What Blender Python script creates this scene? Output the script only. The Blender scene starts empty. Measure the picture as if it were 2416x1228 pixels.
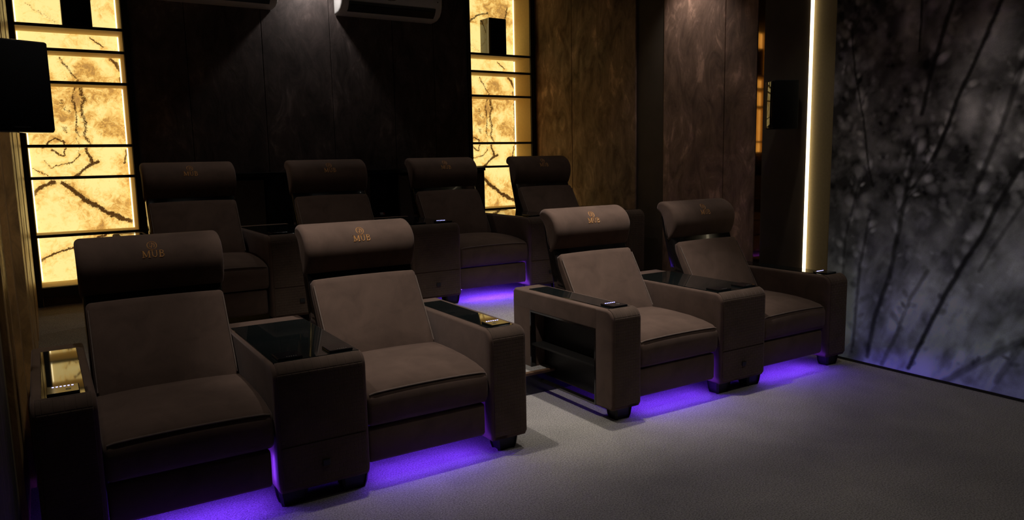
import bpy, bmesh, math, random
import numpy as np
from mathutils import Vector, Matrix

scn = bpy.context.scene
COL = scn.collection

# ------------------------------------------------------------------ camera
CX, CY, CZ = 0.0935, -2.9123, 1.3815
YAW, PITCH, ROLL, FPX = 0.5602, 0.1354, -0.0195, 1762.13
F = Vector((math.sin(YAW) * math.cos(PITCH), math.cos(YAW) * math.cos(PITCH), -math.sin(PITCH)))
r0 = Vector((math.cos(YAW), -math.sin(YAW), 0.0))
u0 = r0.cross(F)
RX = r0 * math.cos(ROLL) + u0 * math.sin(ROLL)
UX = -r0 * math.sin(ROLL) + u0 * math.cos(ROLL)
cam_data = bpy.data.cameras.new('camera')
cam_data.sensor_width = 36.0
cam_data.lens = FPX * 36.0 / 2416.0
cam_data.clip_start = 0.02
cam = bpy.data.objects.new('camera', cam_data)
COL.objects.link(cam)
m3 = Matrix((RX, UX, -F)).transposed()
cam.matrix_world = Matrix.Translation((CX, CY, CZ)) @ m3.to_4x4()
scn.camera = cam

# ------------------------------------------------------------------ world, exposure
world = bpy.data.worlds.new('world')
scn.world = world
world.use_nodes = True
bgn = world.node_tree.nodes['Background']
bgn.inputs[0].default_value = (0.01, 0.01, 0.012, 1)
bgn.inputs[1].default_value = 0.0
scn.view_settings.view_transform = 'Standard'
scn.view_settings.look = 'None'
scn.view_settings.gamma = 1.0
scn.view_settings.exposure = 0.0
scn.view_settings.use_curve_mapping = False

# downlights of the ceiling and added fill lamps: x, y, watts, cone in degrees, aim offset (dx, dy), label
CEIL = 3.05
SPOTS = [
    (1.36, 0.32, 150, 57, (0.15, 0.15), 'recessed ceiling downlight above the second front recliner'),
    (2.82, 0.32, 215, 58, (0.04, 0.13), 'recessed ceiling downlight above the third front recliner'),
    (4.05, 0.30, 16, 70, (-0.06, 0.0), 'recessed ceiling downlight above the front recliner by the mural'),
    (0.40, 0.32, 36, 74, (0.05, 0.0), 'added fill lamp in the ceiling above the first front recliner'),  # weak extra lamp, added to lift the first recliner
    (2.21, 3.56, 13, 140, (0.0, 0.02), 'recessed ceiling downlight between the two air conditioners'),
    (4.36, 1.45, 19, 90, (0.06, 0.0), 'recessed ceiling downlight close to the brown panelled side wall'),
    (3.10, 2.05, 14, 80, (0.0, 0.0), 'recessed ceiling downlight above the third back row recliner'),
    (1.20, 2.05, 17, 80, (0.0, 0.0), 'recessed ceiling downlight above the first back row recliner'),
    (1.85, -0.80, 34, 60, (0.0, -0.02), 'added fill lamp in the ceiling over the open carpet before the front row'),  # added, unseen: brightens the carpet without hitting the chair fronts
    (3.55, -1.35, 34, 104, (0.05, 0.0), 'added fill lamp in the ceiling over the open carpet near the mural'),  # added, unseen: brightens the right-hand carpet and the mural
]

# ------------------------------------------------------------------ helpers
rng = random.Random(7)

def link(o, parent=None):
    COL.objects.link(o)
    if parent is not None:
        o.parent = parent
    return o

def tag(o, label=None, cat=None, group=None, kind=None):
    if label: o['label'] = label
    if cat: o['category'] = cat
    if group: o['group'] = group
    if kind: o['kind'] = kind
    return o

def empty(name, loc, rz=0.0):
    o = bpy.data.objects.new(name, None)
    o.empty_display_size = 0.1
    o.location = loc
    o.rotation_euler = (0, 0, rz)
    return link(o)

def mesh_from(verts, faces, name, mat, smooth=False, sharp=None):
    me = bpy.data.meshes.new(name)
    me.from_pydata([tuple(v) for v in verts], [], faces)
    bm = bmesh.new(); bm.from_mesh(me)
    bmesh.ops.recalc_face_normals(bm, faces=bm.faces)
    bm.to_mesh(me); bm.free()
    if smooth:
        me.polygons.foreach_set('use_smooth', [True] * len(me.polygons))
        if sharp:
            me.set_sharp_from_angle(angle=math.radians(sharp))
    if mat is not None:
        me.materials.append(mat)
    me.update()
    return me

def ob(name, me, parent=None, loc=(0, 0, 0), rot=(0, 0, 0)):
    o = bpy.data.objects.new(name, me)
    o.location = loc
    o.rotation_euler = rot
    return link(o, parent)

class MB:
    def __init__(self):
        self.v = []; self.f = []
    def add(self, verts, faces):
        n = len(self.v)
        self.v += [tuple(p) for p in verts]
        self.f += [tuple(i + n for i in q) for q in faces]
    def box(self, x0, x1, y0, y1, z0, z1):
        self.add([(x0, y0, z0), (x1, y0, z0), (x1, y1, z0), (x0, y1, z0), (x0, y0, z1), (x1, y0, z1), (x1, y1, z1), (x0, y1, z1)],
                 [(0, 3, 2, 1), (4, 5, 6, 7), (0, 1, 5, 4), (1, 2, 6, 5), (2, 3, 7, 6), (3, 0, 4, 7)])
    def rbox(self, x0, x1, y0, y1, z0, z1, r, seg=2):
        bm = bmesh.new()
        bmesh.ops.create_cube(bm, size=1.0)
        for v in bm.verts:
            v.co = Vector((x0 + (v.co.x + .5) * (x1 - x0), y0 + (v.co.y + .5) * (y1 - y0), z0 + (v.co.z + .5) * (z1 - z0)))
        bmesh.ops.bevel(bm, geom=list(bm.edges), offset=r, segments=seg, affect='EDGES', profile=0.5)
        bm.verts.index_update()
        self.add([v.co.copy() for v in bm.verts], [tuple(v.index for v in f.verts) for f in bm.faces])
        bm.free()
    def tube(self, pts, rad, n=6):
        pts = [Vector(p) for p in pts]
        base = len(self.v)
        for i, p in enumerate(pts):
            t = (pts[min(i + 1, len(pts) - 1)] - pts[max(i - 1, 0)]).normalized()
            a = Vector((0, 0, 1)) if abs(t.z) < .9 else Vector((1, 0, 0))
            s = t.cross(a).normalized(); w = s.cross(t)
            for k in range(n):
                an = 2 * math.pi * k / n
                self.v.append(tuple(p + s * math.cos(an) * rad + w * math.sin(an) * rad))
        for i in range(len(pts) - 1):
            for k in range(n):
                a = base + i * n + k; b = base + i * n + (k + 1) % n
                self.f.append((a, b, b + n, a + n))
        self.f.append(tuple(base + k for k in range(n)))
        e = base + (len(pts) - 1) * n
        self.f.append(tuple(e + n - 1 - k for k in range(n)))
    def cyl(self, c, axis, rad, h, n=20, r2=None):
        ax = Vector(axis).normalized()
        a = Vector((0, 0, 1)) if abs(ax.z) < .9 else Vector((1, 0, 0))
        s = ax.cross(a).normalized(); w = s.cross(ax)
        c = Vector(c); r2 = rad if r2 is None else r2
        v = []
        for hh, rr in ((0, rad), (h, r2)):
            for k in range(n):
                an = 2 * math.pi * k / n
                v.append(c + ax * hh + s * math.cos(an) * rr + w * math.sin(an) * rr)
        f = [(k, (k + 1) % n, n + (k + 1) % n, n + k) for k in range(n)]
        f += [tuple(range(n - 1, -1, -1)), tuple(range(n, 2 * n))]
        self.add(v, f)
    def ring(self, c, axis, r_in, r_out, h, n=32):
        ax = Vector(axis).normalized()
        a = Vector((0, 0, 1)) if abs(ax.z) < .9 else Vector((1, 0, 0))
        s = ax.cross(a).normalized(); w = s.cross(ax); c = Vector(c)
        v = []
        for hh, rr in ((0, r_in), (0, r_out), (h, r_out), (h, r_in)):
            for k in range(n):
                an = 2 * math.pi * k / n
                v.append(c + ax * hh + s * math.cos(an) * rr + w * math.sin(an) * rr)
        f = []
        for q in range(4):
            for k in range(n):
                f.append((q * n + k, q * n + (k + 1) % n, ((q + 1) % 4) * n + (k + 1) % n, ((q + 1) % 4) * n + k))
        self.add(v, f)
    def mesh(self, name, mat, smooth=False, sharp=35):
        return mesh_from(self.v, self.f, name, mat, smooth, sharp)
    def build(self, name, mat, parent=None, smooth=False, sharp=35, loc=(0, 0, 0), rot=(0, 0, 0)):
        return ob(name, self.mesh(name, mat, smooth, sharp), parent, loc, rot)

def smooth_loop(pts, n=5):
    out = []; N = len(pts)
    for i in range(N):
        p0, p1, p2, p3 = [Vector((*pts[(i + k) % N], 0)) for k in (-1, 0, 1, 2)]
        for j in range(n):
            t = j / n
            q = 0.5 * ((2 * p1) + (-p0 + p2) * t + (2 * p0 - 5 * p1 + 4 * p2 - p3) * t * t + (-p0 + 3 * p1 - 3 * p2 + p3) * t ** 3)
            out.append((q.x, q.y))
    return out

def loop_normals(prof):
    """outward normals of a closed (y, z) loop"""
    N = len(prof)
    area = sum(prof[i][0] * prof[(i + 1) % N][1] - prof[(i + 1) % N][0] * prof[i][1] for i in range(N))
    sg = 1 if area > 0 else -1
    out = []
    for i in range(N):
        a = Vector(prof[i - 1]); b = Vector(prof[i]); c = Vector(prof[(i + 1) % N])
        e1 = (b - a).normalized() if (b - a).length > 1e-9 else (c - b).normalized()
        e2 = (c - b).normalized() if (c - b).length > 1e-9 else e1
        n1 = Vector((e1.y, -e1.x)) * sg; n2 = Vector((e2.y, -e2.x)) * sg
        n = n1 + n2
        if n.length < 1e-6: n = n1
        n.normalize()
        k = max(0.35, n.dot(n1))
        out.append(n / k)
    return out

def loft_x(prof, x0, x1, r, nr=4, nm=10, deform=None):
    """closed (y, z) loop swept along x with rounded ends"""
    nrm = loop_normals(prof)
    secs = []
    for i in range(nr + 1):
        an = math.pi / 2 * i / nr
        secs.append((x0 + r * (1 - math.sin(an)), r * (1 - math.cos(an))))
    secs = secs[::-1]   # an = pi/2 -> x0, full inset
    left = [(x0 + r * (1 - math.cos(math.pi / 2 * i / nr)), r * (1 - math.sin(math.pi / 2 * i / nr))) for i in range(nr + 1)]
    mid = [(x0 + r + (x1 - x0 - 2 * r) * i / nm, 0.0) for i in range(1, nm)]
    right = [(x0 + x1 - x, s) for x, s in left[::-1]]
    secs = left + mid + right
    v = []; f = []; N = len(prof)
    for x, s in secs:
        for (y, z), n in zip(prof, nrm):
            p = (x, y - n.x * s, z - n.y * s)
            v.append(deform(*p) if deform else p)
    for i in range(len(secs) - 1):
        for k in range(N):
            a = i * N + k; b = i * N + (k + 1) % N
            f.append((a, b, b + N, a + N))
    f.append(tuple(range(N)))
    e = (len(secs) - 1) * N
    f.append(tuple(e + N - 1 - k for k in range(N)))
    return v, f

# ------------------------------------------------------------------ materials
def new_mat(name):
    m = bpy.data.materials.new(name); m.use_nodes = True
    nt = m.node_tree
    b = nt.nodes['Principled BSDF']
    return m, nt, b

def ramp(nt, fac, stops):
    n = nt.nodes.new('ShaderNodeValToRGB')
    el = n.color_ramp.elements
    while len(el) < len(stops): el.new(0.5)
    for e, (p, c) in zip(el, stops):
        e.position = p; e.color = (*c, 1) if len(c) == 3 else c
    nt.links.new(fac, n.inputs[0])
    return n.outputs[0]

def noise(nt, scale, detail=4, rough=.55, dist=0.0, vec=None, mapping=None, coord='Object'):
    n = nt.nodes.new('ShaderNodeTexNoise')
    n.inputs['Scale'].default_value = scale
    n.inputs['Detail'].default_value = detail
    n.inputs['Roughness'].default_value = rough
    n.inputs['Distortion'].default_value = dist
    if vec is None:
        tc = nt.nodes.new('ShaderNodeTexCoord'); vec = tc.outputs[coord]
    if mapping:
        mp = nt.nodes.new('ShaderNodeMapping'); mp.inputs['Scale'].default_value = mapping
        nt.links.new(vec, mp.inputs['Vector']); vec = mp.outputs[0]
    nt.links.new(vec, n.inputs['Vector'])
    return n.outputs['Fac']

def bump(nt, b, height, strength=.3, dist=.01, prev=None):
    n = nt.nodes.new('ShaderNodeBump')
    n.inputs['Strength'].default_value = strength
    n.inputs['Distance'].default_value = dist
    nt.links.new(height, n.inputs['Height'])
    if prev is not None: nt.links.new(prev, n.inputs['Normal'])
    nt.links.new(n.outputs[0], b.inputs['Normal'])
    return n.outputs[0]

def simple(name, col, rough=.5, metal=0.0, spec=.5, coat=0.0, var=0.12, nscale=40, bmp=0.0):
    m, nt, b = new_mat(name)
    b.inputs['Roughness'].default_value = rough
    b.inputs['Metallic'].default_value = metal
    b.inputs['Specular IOR Level'].default_value = spec
    b.inputs['Coat Weight'].default_value = coat
    nz = noise(nt, nscale)
    c = ramp(nt, nz, [(.3, tuple(x * (1 - var) for x in col)), (.7, tuple(min(1, x * (1 + var)) for x in col))])
    nt.links.new(c, b.inputs['Base Color'])
    if bmp: bump(nt, b, nz, bmp, .004)
    return m

def emis(name, col, strength):
    m, nt, b = new_mat(name)
    b.inputs['Base Color'].default_value = (0.02, 0.02, 0.02, 1)
    b.inputs['Emission Color'].default_value = (*col, 1)
    b.inputs['Emission Strength'].default_value = strength
    return m

def fabric_mat(name, col, emboss=False):
    m, nt, b = new_mat(name)
    b.inputs['Roughness'].default_value = .9
    b.inputs['Specular IOR Level'].default_value = .12
    b.inputs['Sheen Weight'].default_value = .22
    b.inputs['Sheen Roughness'].default_value = .45
    b.inputs['Sheen Tint'].default_value = (.75, .6, .55, 1)
    n1 = noise(nt, 7, 5, .6, .6)
    n2 = noise(nt, 420, 2, .6)
    c = ramp(nt, n1, [(.25, tuple(x * .74 for x in col)), (.55, col), (.8, tuple(x * 1.22 for x in col))])
    nt.links.new(c, b.inputs['Base Color'])
    nr = bump(nt, b, n2, .18, .002)
    if emboss:
        tc = nt.nodes.new('ShaderNodeTexCoord')
        sp = nt.nodes.new('ShaderNodeSeparateXYZ'); nt.links.new(tc.outputs['Object'], sp.inputs[0])
        ad = nt.nodes.new('ShaderNodeMath'); ad.operation = 'SUBTRACT'
        nt.links.new(sp.outputs[2], ad.inputs[0]); nt.links.new(sp.outputs[1], ad.inputs[1])
        cb = nt.nodes.new('ShaderNodeCombineXYZ')
        nt.links.new(sp.outputs[0], cb.inputs[0]); nt.links.new(ad.outputs[0], cb.inputs[1])
        br = nt.nodes.new('ShaderNodeTexBrick')
        br.inputs['Scale'].default_value = 1.0
        br.inputs['Brick Width'].default_value = .034
        br.inputs['Row Height'].default_value = .0165
        br.inputs['Mortar Size'].default_value = .0024
        br.inputs['Mortar Smooth'].default_value = .9
        br.inputs['Color1'].default_value = (1, 1, 1, 1); br.inputs['Color2'].default_value = (.75, .75, .75, 1)
        br.inputs['Mortar'].default_value = (0, 0, 0, 1)
        nt.links.new(cb.outputs[0], br.inputs['Vector'])
        bump(nt, b, br.outputs['Color'], .6, .003, nr)
    return m

FCOL = (.112, .072, .053)
M = {}
M['fabric'] = fabric_mat('brown_nubuck', FCOL)
M['emboss'] = fabric_mat('embossed_brown_nubuck', (.095, .064, .046), True)
M['piping'] = simple('piping_cord', (.17, .125, .10), .8, spec=.2)
M['shell'] = simple('gloss_dark_shell', (.008, .0065, .006), .16, spec=.5, coat=.4)
M['glass'] = simple('black_glass', (.006, .008, .008), .035, spec=.6, nscale=3)
M['pad'] = simple('pad_black', (.006, .006, .007), .10, spec=.5)
M['padmark'] = simple('pad_print', (.35, .33, .28), .5)
M['foot'] = simple('black_plastic', (.012, .011, .011), .5)
M['chrome'] = simple('chrome', (.75, .74, .72), .12, metal=1.0, var=.03)
M['thread'] = simple('copper_thread', (.62, .30, .09), .55, spec=.5, var=.25, nscale=600)
M['frame'] = simple('black_frame', (.008, .007, .006), .45)
M['spk'] = simple('speaker_black', (.006, .006, .006), .9, spec=.08, nscale=300, bmp=.2)
M['spk_gloss'] = simple('speaker_gloss', (.006, .005, .005), .05, spec=.6, coat=.5)
M['led_violet'] = emis('violet_led', (.15, .036, 1.0), 60)
M['led_violet_b'] = emis('violet_led_back', (.15, .04, 1.0), 150)
M['led_off'] = simple('unlit_led', (.3, .3, .32), .4)
M['led_warm'] = emis('warm_led', (1.0, .83, .55), 3.6)
M['led_niche'] = emis('niche_led', (1.0, .80, .42), 3.2)
M['led_blue'] = emis('blue_indicator', (.35, .35, 1.0), 5.0)
M['white_plastic'] = simple('white_plastic', (.72, .71, .70), .35, spec=.5, var=.02)
M['dark_slot'] = simple('dark_slot', (.015, .014, .013), .4)
M['beige'] = simple('beige_paint', (.26, .20, .10), .8, spec=.2, var=.06, nscale=60)
M['niche_side'] = simple('niche_side_paint', (.62, .47, .23), .7, spec=.2, var=.05)
M['ceil'] = simple('ceiling_paint', (.035, .032, .03), .9)
M['wood_edge'] = simple('step_nosing_wood', (.10, .055, .03), .35, var=.3, nscale=25)
M['black_panel'] = simple('black_lacquer_panel', (.010, .009, .008), .25, coat=.2)
M['lens'] = emis('lamp_lens', (1.0, .93, .85), 4.0)
M['red'] = simple('red_print', (.5, .03, .03), .5)

def wall_suede(name, col, streak=1.0, rough=.62):
    m, nt, b = new_mat(name)
    b.inputs['Roughness'].default_value = rough
    b.inputs['Specular IOR Level'].default_value = .35
    tc = nt.nodes.new('ShaderNodeTexCoord')
    geo = nt.nodes.new('ShaderNodeNewGeometry')
    v = geo.outputs['Position']
    n1 = noise(nt, 2.2, 6, .62, .8, vec=v, mapping=(1, 1, .75))
    n2 = noise(nt, 5.0, 8, .66, 1.2, vec=v, mapping=(1.6, 1.6, .75))
    mx = nt.nodes.new('ShaderNodeMath'); mx.operation = 'MULTIPLY'
    nt.links.new(n1, mx.inputs[0]); nt.links.new(n2, mx.inputs[1])
    c = ramp(nt, mx.outputs[0], [(.13, tuple(x * .5 for x in col)), (.23, col), (.31, tuple(x * 1.45 for x in col)), (.39, tuple(x * 2.8 * streak for x in col))])
    nt.links.new(c, b.inputs['Base Color'])
    rr = ramp(nt, n2, [(.35, (rough + .12,) * 3), (.65, (rough - .16,) * 3)])
    nt.links.new(rr, b.inputs['Roughness'])
    bump(nt, b, n2, .25, .01)
    return m
M['suede'] = wall_suede('brown_suede_panel', (.235, .142, .102))
M['suede_back'] = wall_suede('dark_brown_suede_panel', (.085, .066, .062), 1.0)
M['suede_flat'] = simple('flat_taupe_panel', (.085, .065, .048), .75, spec=.2, var=.1, nscale=6)
M['suede_left'] = wall_suede('left_wall_suede', (.50, .30, .11), .45, .36)
M['suede_left'].node_tree.nodes['Principled BSDF'].inputs['Specular IOR Level'].default_value = .7
m, nt, b = new_mat('bronze_mirror'); M['mirror'] = m
b.inputs['Metallic'].default_value = 1.0; b.inputs['Roughness'].default_value = .04
b.inputs['Base Color'].default_value = (.30, .16, .055, 1)

# carpet
m, nt, b = new_mat('grey_carpet'); M['carpet'] = m
b.inputs['Roughness'].default_value = .95; b.inputs['Specular IOR Level'].default_value = .08
b.inputs['Sheen Weight'].default_value = .15
n1 = noise(nt, 150, 4, .75); n2 = noise(nt, 3.0, 4, .6, .5); n3 = noise(nt, 900, 2, .7)
c1 = ramp(nt, n1, [(.36, (.12, .112, .101)), (.64, (.45, .418, .376))])
c2 = ramp(nt, n2, [(.3, (.86, .86, .86)), (.7, (1.08, 1.07, 1.05))])
mxn = nt.nodes.new('ShaderNodeMix'); mxn.data_type = 'RGBA'; mxn.blend_type = 'MULTIPLY'; mxn.inputs[0].default_value = 1.0
nt.links.new(c1, mxn.inputs[6]); nt.links.new(c2, mxn.inputs[7])
nt.links.new(mxn.outputs[2], b.inputs['Base Color'])
nr = bump(nt, b, n1, .6, .006)
bump(nt, b, n3, .4, .003, nr)

# ------------------------------------------------------------------ numpy noise for printed and natural patterns
NR = np.random.RandomState(11)
def vnoise(x, y, scale, seed):
    g = np.random.RandomState(seed).rand(128, 128)
    X = x * scale; Y = y * scale
    xi = np.floor(X).astype(int); yi = np.floor(Y).astype(int)
    fx = X - xi; fy = Y - yi
    fx = fx * fx * (3 - 2 * fx); fy = fy * fy * (3 - 2 * fy)
    a = g[xi % 128, yi % 128]; b_ = g[(xi + 1) % 128, yi % 128]
    c = g[xi % 128, (yi + 1) % 128]; d = g[(xi + 1) % 128, (yi + 1) % 128]
    return (a * (1 - fx) + b_ * fx) * (1 - fy) + (c * (1 - fx) + d * fx) * fy
def fbm(x, y, scale, seed, octv=4):
    s = 0; a = .5; t = 0
    for k in range(octv):
        s = s + a * vnoise(x, y, scale * 2 ** k, seed + k); t += a; a *= .55
    return s / t
def seg_dist(x, y, pts):
    best = np.full(x.shape, 1e9)
    for (ax, ay), (bx, by) in zip(pts[:-1], pts[1:]):
        dx, dy = bx - ax, by - ay
        t = np.clip(((x - ax) * dx + (y - ay) * dy) / (dx * dx + dy * dy + 1e-12), 0, 1)
        best = np.minimum(best, np.hypot(x - ax - t * dx, y - ay - t * dy))
    return best
def grid_mesh(name, na, nb, pos, mat, attrs):
    """regular grid with per-vertex attributes; pos: array (na*nb, 3)"""
    me = bpy.data.meshes.new(name)
    ii, jj = np.meshgrid(np.arange(na - 1), np.arange(nb - 1), indexing='ij')
    a = (ii * nb + jj).ravel()
    quads = np.stack([a, a + nb, a + nb + 1, a + 1], 1).astype(np.int32)
    me.vertices.add(na * nb); me.vertices.foreach_set('co', pos.astype(np.float32).ravel())
    me.loops.add(quads.size); me.loops.foreach_set('vertex_index', quads.ravel())
    me.polygons.add(len(quads))
    me.polygons.foreach_set('loop_start', np.arange(0, quads.size, 4, dtype=np.int32))
    me.update(calc_edges=True); me.validate()
    for k, val in attrs.items():
        if val.ndim == 1:
            at = me.attributes.new(k, 'FLOAT', 'POINT'); at.data.foreach_set('value', val.astype(np.float32))
        else:
            at = me.attributes.new(k, 'FLOAT_COLOR', 'POINT')
            at.data.foreach_set('color', np.concatenate([val, np.ones((len(val), 1))], 1).astype(np.float32).ravel())
    me.materials.append(mat)
    return me

# ------------------------------------------------------------------ the setting
WR = 4.57      # right wall plane
WB = 3.70      # back wall front plane
PZ = 0.332     # platform height
YF = -5.2      # front wall
def struct(name, mb, mat, parent=None, **k):
    o = mb.build(name, mat, parent, **k)
    if parent is None: o['kind'] = 'structure'
    return o

q = MB(); q.box(-.35, WR + .3, YF - .1, 4.2, -.12, 0); struct('floor', q, M['carpet'])
q = MB(); q.box(-.02, WR, .93, 4.05, 0.001, PZ - .004); plat = struct('floor_platform', q, M['black_panel'])
q = MB(); q.box(-.02, WR, .93, 4.05, PZ - .004, PZ); struct('platform_carpet', q, M['carpet'], plat)
q = MB(); q.rbox(1.0, 3.5, .922, .945, PZ - .03, PZ + .003, .004); struct('nosing', q, M['wood_edge'], plat)
# aisle step
q = MB(); q.box(1.0, 3.6, .635, .93, 0.001, .128); step = struct('floor_step', q, M['black_panel'])
q = MB(); q.box(1.0, 3.6, .65, .93, .128, .134); struct('step_carpet', q, M['carpet'], step)
q = MB(); q.rbox(1.0, 3.6, .625, .655, .118, .137, .004); struct('nosing', q, M['wood_edge'], step)
q = MB(); q.box(-.35, WR + .3, YF - .1, 4.2, CEIL, CEIL + .1); struct('ceiling', q, M['ceil'])
q = MB(); q.box(-.35, WR + .3, YF - .1, YF, 0, CEIL); struct('wall_front', q, M['suede_back'])

# back wall: core behind, niches open at both ends
NL = (0.045, 0.735)      # left niche x range
NRR = (3.805, 4.505)     # right niche x range
NB = 4.00                # onyx plane
q = MB()
q.box(-.35, WR + .3, 4.06, 4.2, 0, CEIL)
q.box(NL[1] + .03, NRR[0] - .03, WB + .02, 4.06, 0, CEIL)
wb = struct('wall_back', q, M['suede_back'])
seams = [NL[1] + .03, 1.19, 1.79, 2.385, 2.98, 3.40, NRR[0] - .03]
for a, b_ in zip(seams[:-1], seams[1:]):
    q = MB(); q.rbox(a + .002, b_ - .002, WB, WB + .025, 0.332, CEIL, .003); q.build('wall_panel', M['suede_back'], wb)

# right wall
q = MB(); q.box(WR + .02, WR + .3, YF, 4.06, 0, CEIL); wr = struct('wall_right', q, M['suede_back'])
ypan = [(3.70, 3.06, 0, 'suede'), (3.06, 2.135, 0, 'suede'), (2.135, 1.79, .012, 'suede_flat'), (1.79, 1.13, 0, 'suede'), (1.13, .825, 0, 'suede')]
for ya, yb_, dx, mt in ypan:
    q = MB(); q.rbox(WR + dx - .004, WR + .025, yb_ + .002, ya - .002, 0.0, CEIL, .003); q.build('wall_panel', M[mt], wr)
q = MB()
v = [(WR + .0012, .755), (WR - .0014, .823), (WR + .025, .823), (WR + .025, .755)]
q.add([(x, y, 0) for x, y in v] + [(x, y, CEIL) for x, y in v], [(3, 2, 1, 0), (4, 5, 6, 7), (0, 1, 5, 4), (1, 2, 6, 5), (2, 3, 7, 6), (3, 0, 4, 7)])
q.build('mirror_strip', M['mirror'], wr)
q = MB(); q.rbox(WR - .02, WR + .025, .375, .753, 0, CEIL, .003); q.build('pillar_panel', M['suede_flat'], wr)
q = MB(); q.box(WR - .004, WR + .025, .19, .372, 0, CEIL); q.build('recess_panel', M['beige'], wr)
# left wall, slightly opening towards the camera, mirrored build-up
q = MB(); q.box(-.35, -.09, YF, 4.06, 0, CEIL); wl = struct('wall_left', q, M['suede_back'])
lp = [(3.70, 3.05, 0), (3.05, 2.4, .003), (2.4, 1.75, 0), (1.75, 1.32, .003), (1.32, .97, 0)]
for ya, yb_, dx in lp:
    q = MB(); q.rbox(-.12, .006 + dx, yb_ + .003, ya - .003, 0, CEIL, .002); q.build('wall_panel', M['suede_left'], wl)
q = MB(); q.rbox(-.12, -.03, .82, .972, 0, CEIL, .002); q.build('wall_panel', M['suede_left'], wl)
q = MB(); q.rbox(-.12, -.052, .375, .82, 0, CEIL, .003); q.build('pillar_panel', M['suede_left'], wl)
q = MB(); q.box(-.12, -.075, .19, .372, 0, CEIL); q.build('recess_panel', M['beige'], wl)
q = MB(); q.box(-.12, -.07, YF, .19, 0, CEIL); q.build('wall_panel', M['suede_back'], wl)

q = MB(); q.rbox(WR - .020, WR - .008, -4.0, .188, 0.0, .016, .002); struct('baseboard_right', q, M['spk_gloss'])

# vertical warm LED strips
def led_strip(x0, x1, y0, y1, label):
    t = empty('led_strip', ((x0 + x1) / 2, (y0 + y1) / 2, 0))
    mx, my = t.location.x, t.location.y
    q = MB(); q.box(x0 - mx, x1 - mx, y0 - my, y1 - my, 0.02, CEIL - .02); q.build('diffuser', M['led_warm'], t)
    tag(t, label, 'light strip')
    return t
s = led_strip(WR - .028, WR - .010, .360, .3745, 'glowing white vertical light strip between brown pillar and beige recess on the right')

# ------------------------------------------------------------------ mural
# stems in wall coordinates (y along the wall, z up)
def on_right(x, y, X=WR - .012):
    d = F + RX * ((x - 1208) / FPX) - UX * ((y - 614) / FPX)
    t = (X - CX) / d.x
    return (CY + t * d.y, CZ + t * d.z)
stems_px = [
    ([(2143, 869), (2205, 743), (2262, 641), (2315, 560), (2351, 489), (2416, 379)], .016, .9),
    ([(2225, 902), (2320, 850), (2416, 804)], .022, .6),
    ([(2046, 841), (2066, 743), (2099, 654), (2123, 531), (2139, 450), (2164, 330)], .017, .75),
    ([(2176, 269), (2196, 175), (2221, 94), (2249, 0), (2260, -60)], .015, .85),
    ([(2200, 380), (2237, 297), (2266, 216), (2306, 134), (2363, 0), (2390, -60)], .014, .9),
    ([(2290, 470), (2319, 407), (2363, 301), (2384, 240), (2440, 80)], .016, .7),
    ([(2060, 440), (2050, 399), (2038, 285), (2017, 163), (2010, 60)], .008, .8),
    ([(2170, 120), (2172, 81), (2176, 0), (2178, -60)], .007, .9),
    ([(2120, 500), (2164, 427), (2205, 366), (2241, 285)], .010, .6),
    ([(2010, 830), (2017, 767), (2029, 625), (2050, 520)], .012, .6),
    ([(2310, 640), (2340, 590), (2416, 480)], .012, .5),
    ([(2080, 860), (2110, 800), (2150, 700), (2190, 640)], .014, .5),
    ([(2350, 900), (2400, 830), (2470, 760)], .02, .5),
    ([(1985, 700), (1995, 560), (2030, 420)], .010, .5),
]
Y0, Y1, DG = .188, -4.2, .008
na = int((Y0 - Y1) / DG) + 1; nb = int((CEIL - .016) / DG) + 1
yy, zz = np.meshgrid(np.linspace(Y0, Y1, na), np.linspace(.016, CEIL, nb), indexing='ij')
yf = yy.ravel() + 10; zf = zz.ravel() + 10
yv = yy.ravel(); zv = zz.ravel()
blot = fbm(yf, zf, 5.0, 21, 4); fine = fbm(yf, zf, 17, 31, 3); big = fbm(yf, zf, 1.6, 41, 3)
ua = yf * .90 + zf * .42; va = -yf * .42 + zf * .90       # across and along the leaning branches
streak = fbm(ua * 3.2, va, 2.2, 51, 4)
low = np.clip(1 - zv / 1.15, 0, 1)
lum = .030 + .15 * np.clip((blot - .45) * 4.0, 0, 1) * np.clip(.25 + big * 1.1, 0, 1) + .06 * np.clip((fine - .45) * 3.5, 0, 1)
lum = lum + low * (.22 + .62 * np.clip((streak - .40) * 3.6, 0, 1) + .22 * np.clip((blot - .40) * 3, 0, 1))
def patch(px, py, ry, rz, amp, ang=0.0):
    global lum
    cy, cz = on_right(px, py)
    c, s_ = math.cos(ang), math.sin(ang)
    a = (yv - cy) * c + (zv - cz) * s_; b_ = -(yv - cy) * s_ + (zv - cz) * c
    lum = lum + amp * np.exp(-((a / ry) ** 2 + (b_ / rz) ** 2))
for a in [(2150, 60, .06, .16, .42), (2335, 70, .11, .18, .40), (2230, 40, .05, .14, .16), (2080, 90, .05, .10, .10), (2290, 265, .05, .11, .30, .3), (2360, 270, .05, .10, .36, .3), (2345, 360, .07, .10, .2, .3),
          (2110, 740, .05, .14, .14), (2040, 760, .05, .12, .16), (2190, 690, .05, .16, .10, .3), (2330, 640, .12, .10, .12), (2380, 880, .16, .10, .14),
          (2140, 820, .05, .10, .12), (2250, 780, .12, .12, .10), (2190, 90, .02, .05, .1)]:
    patch(*a)
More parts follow.
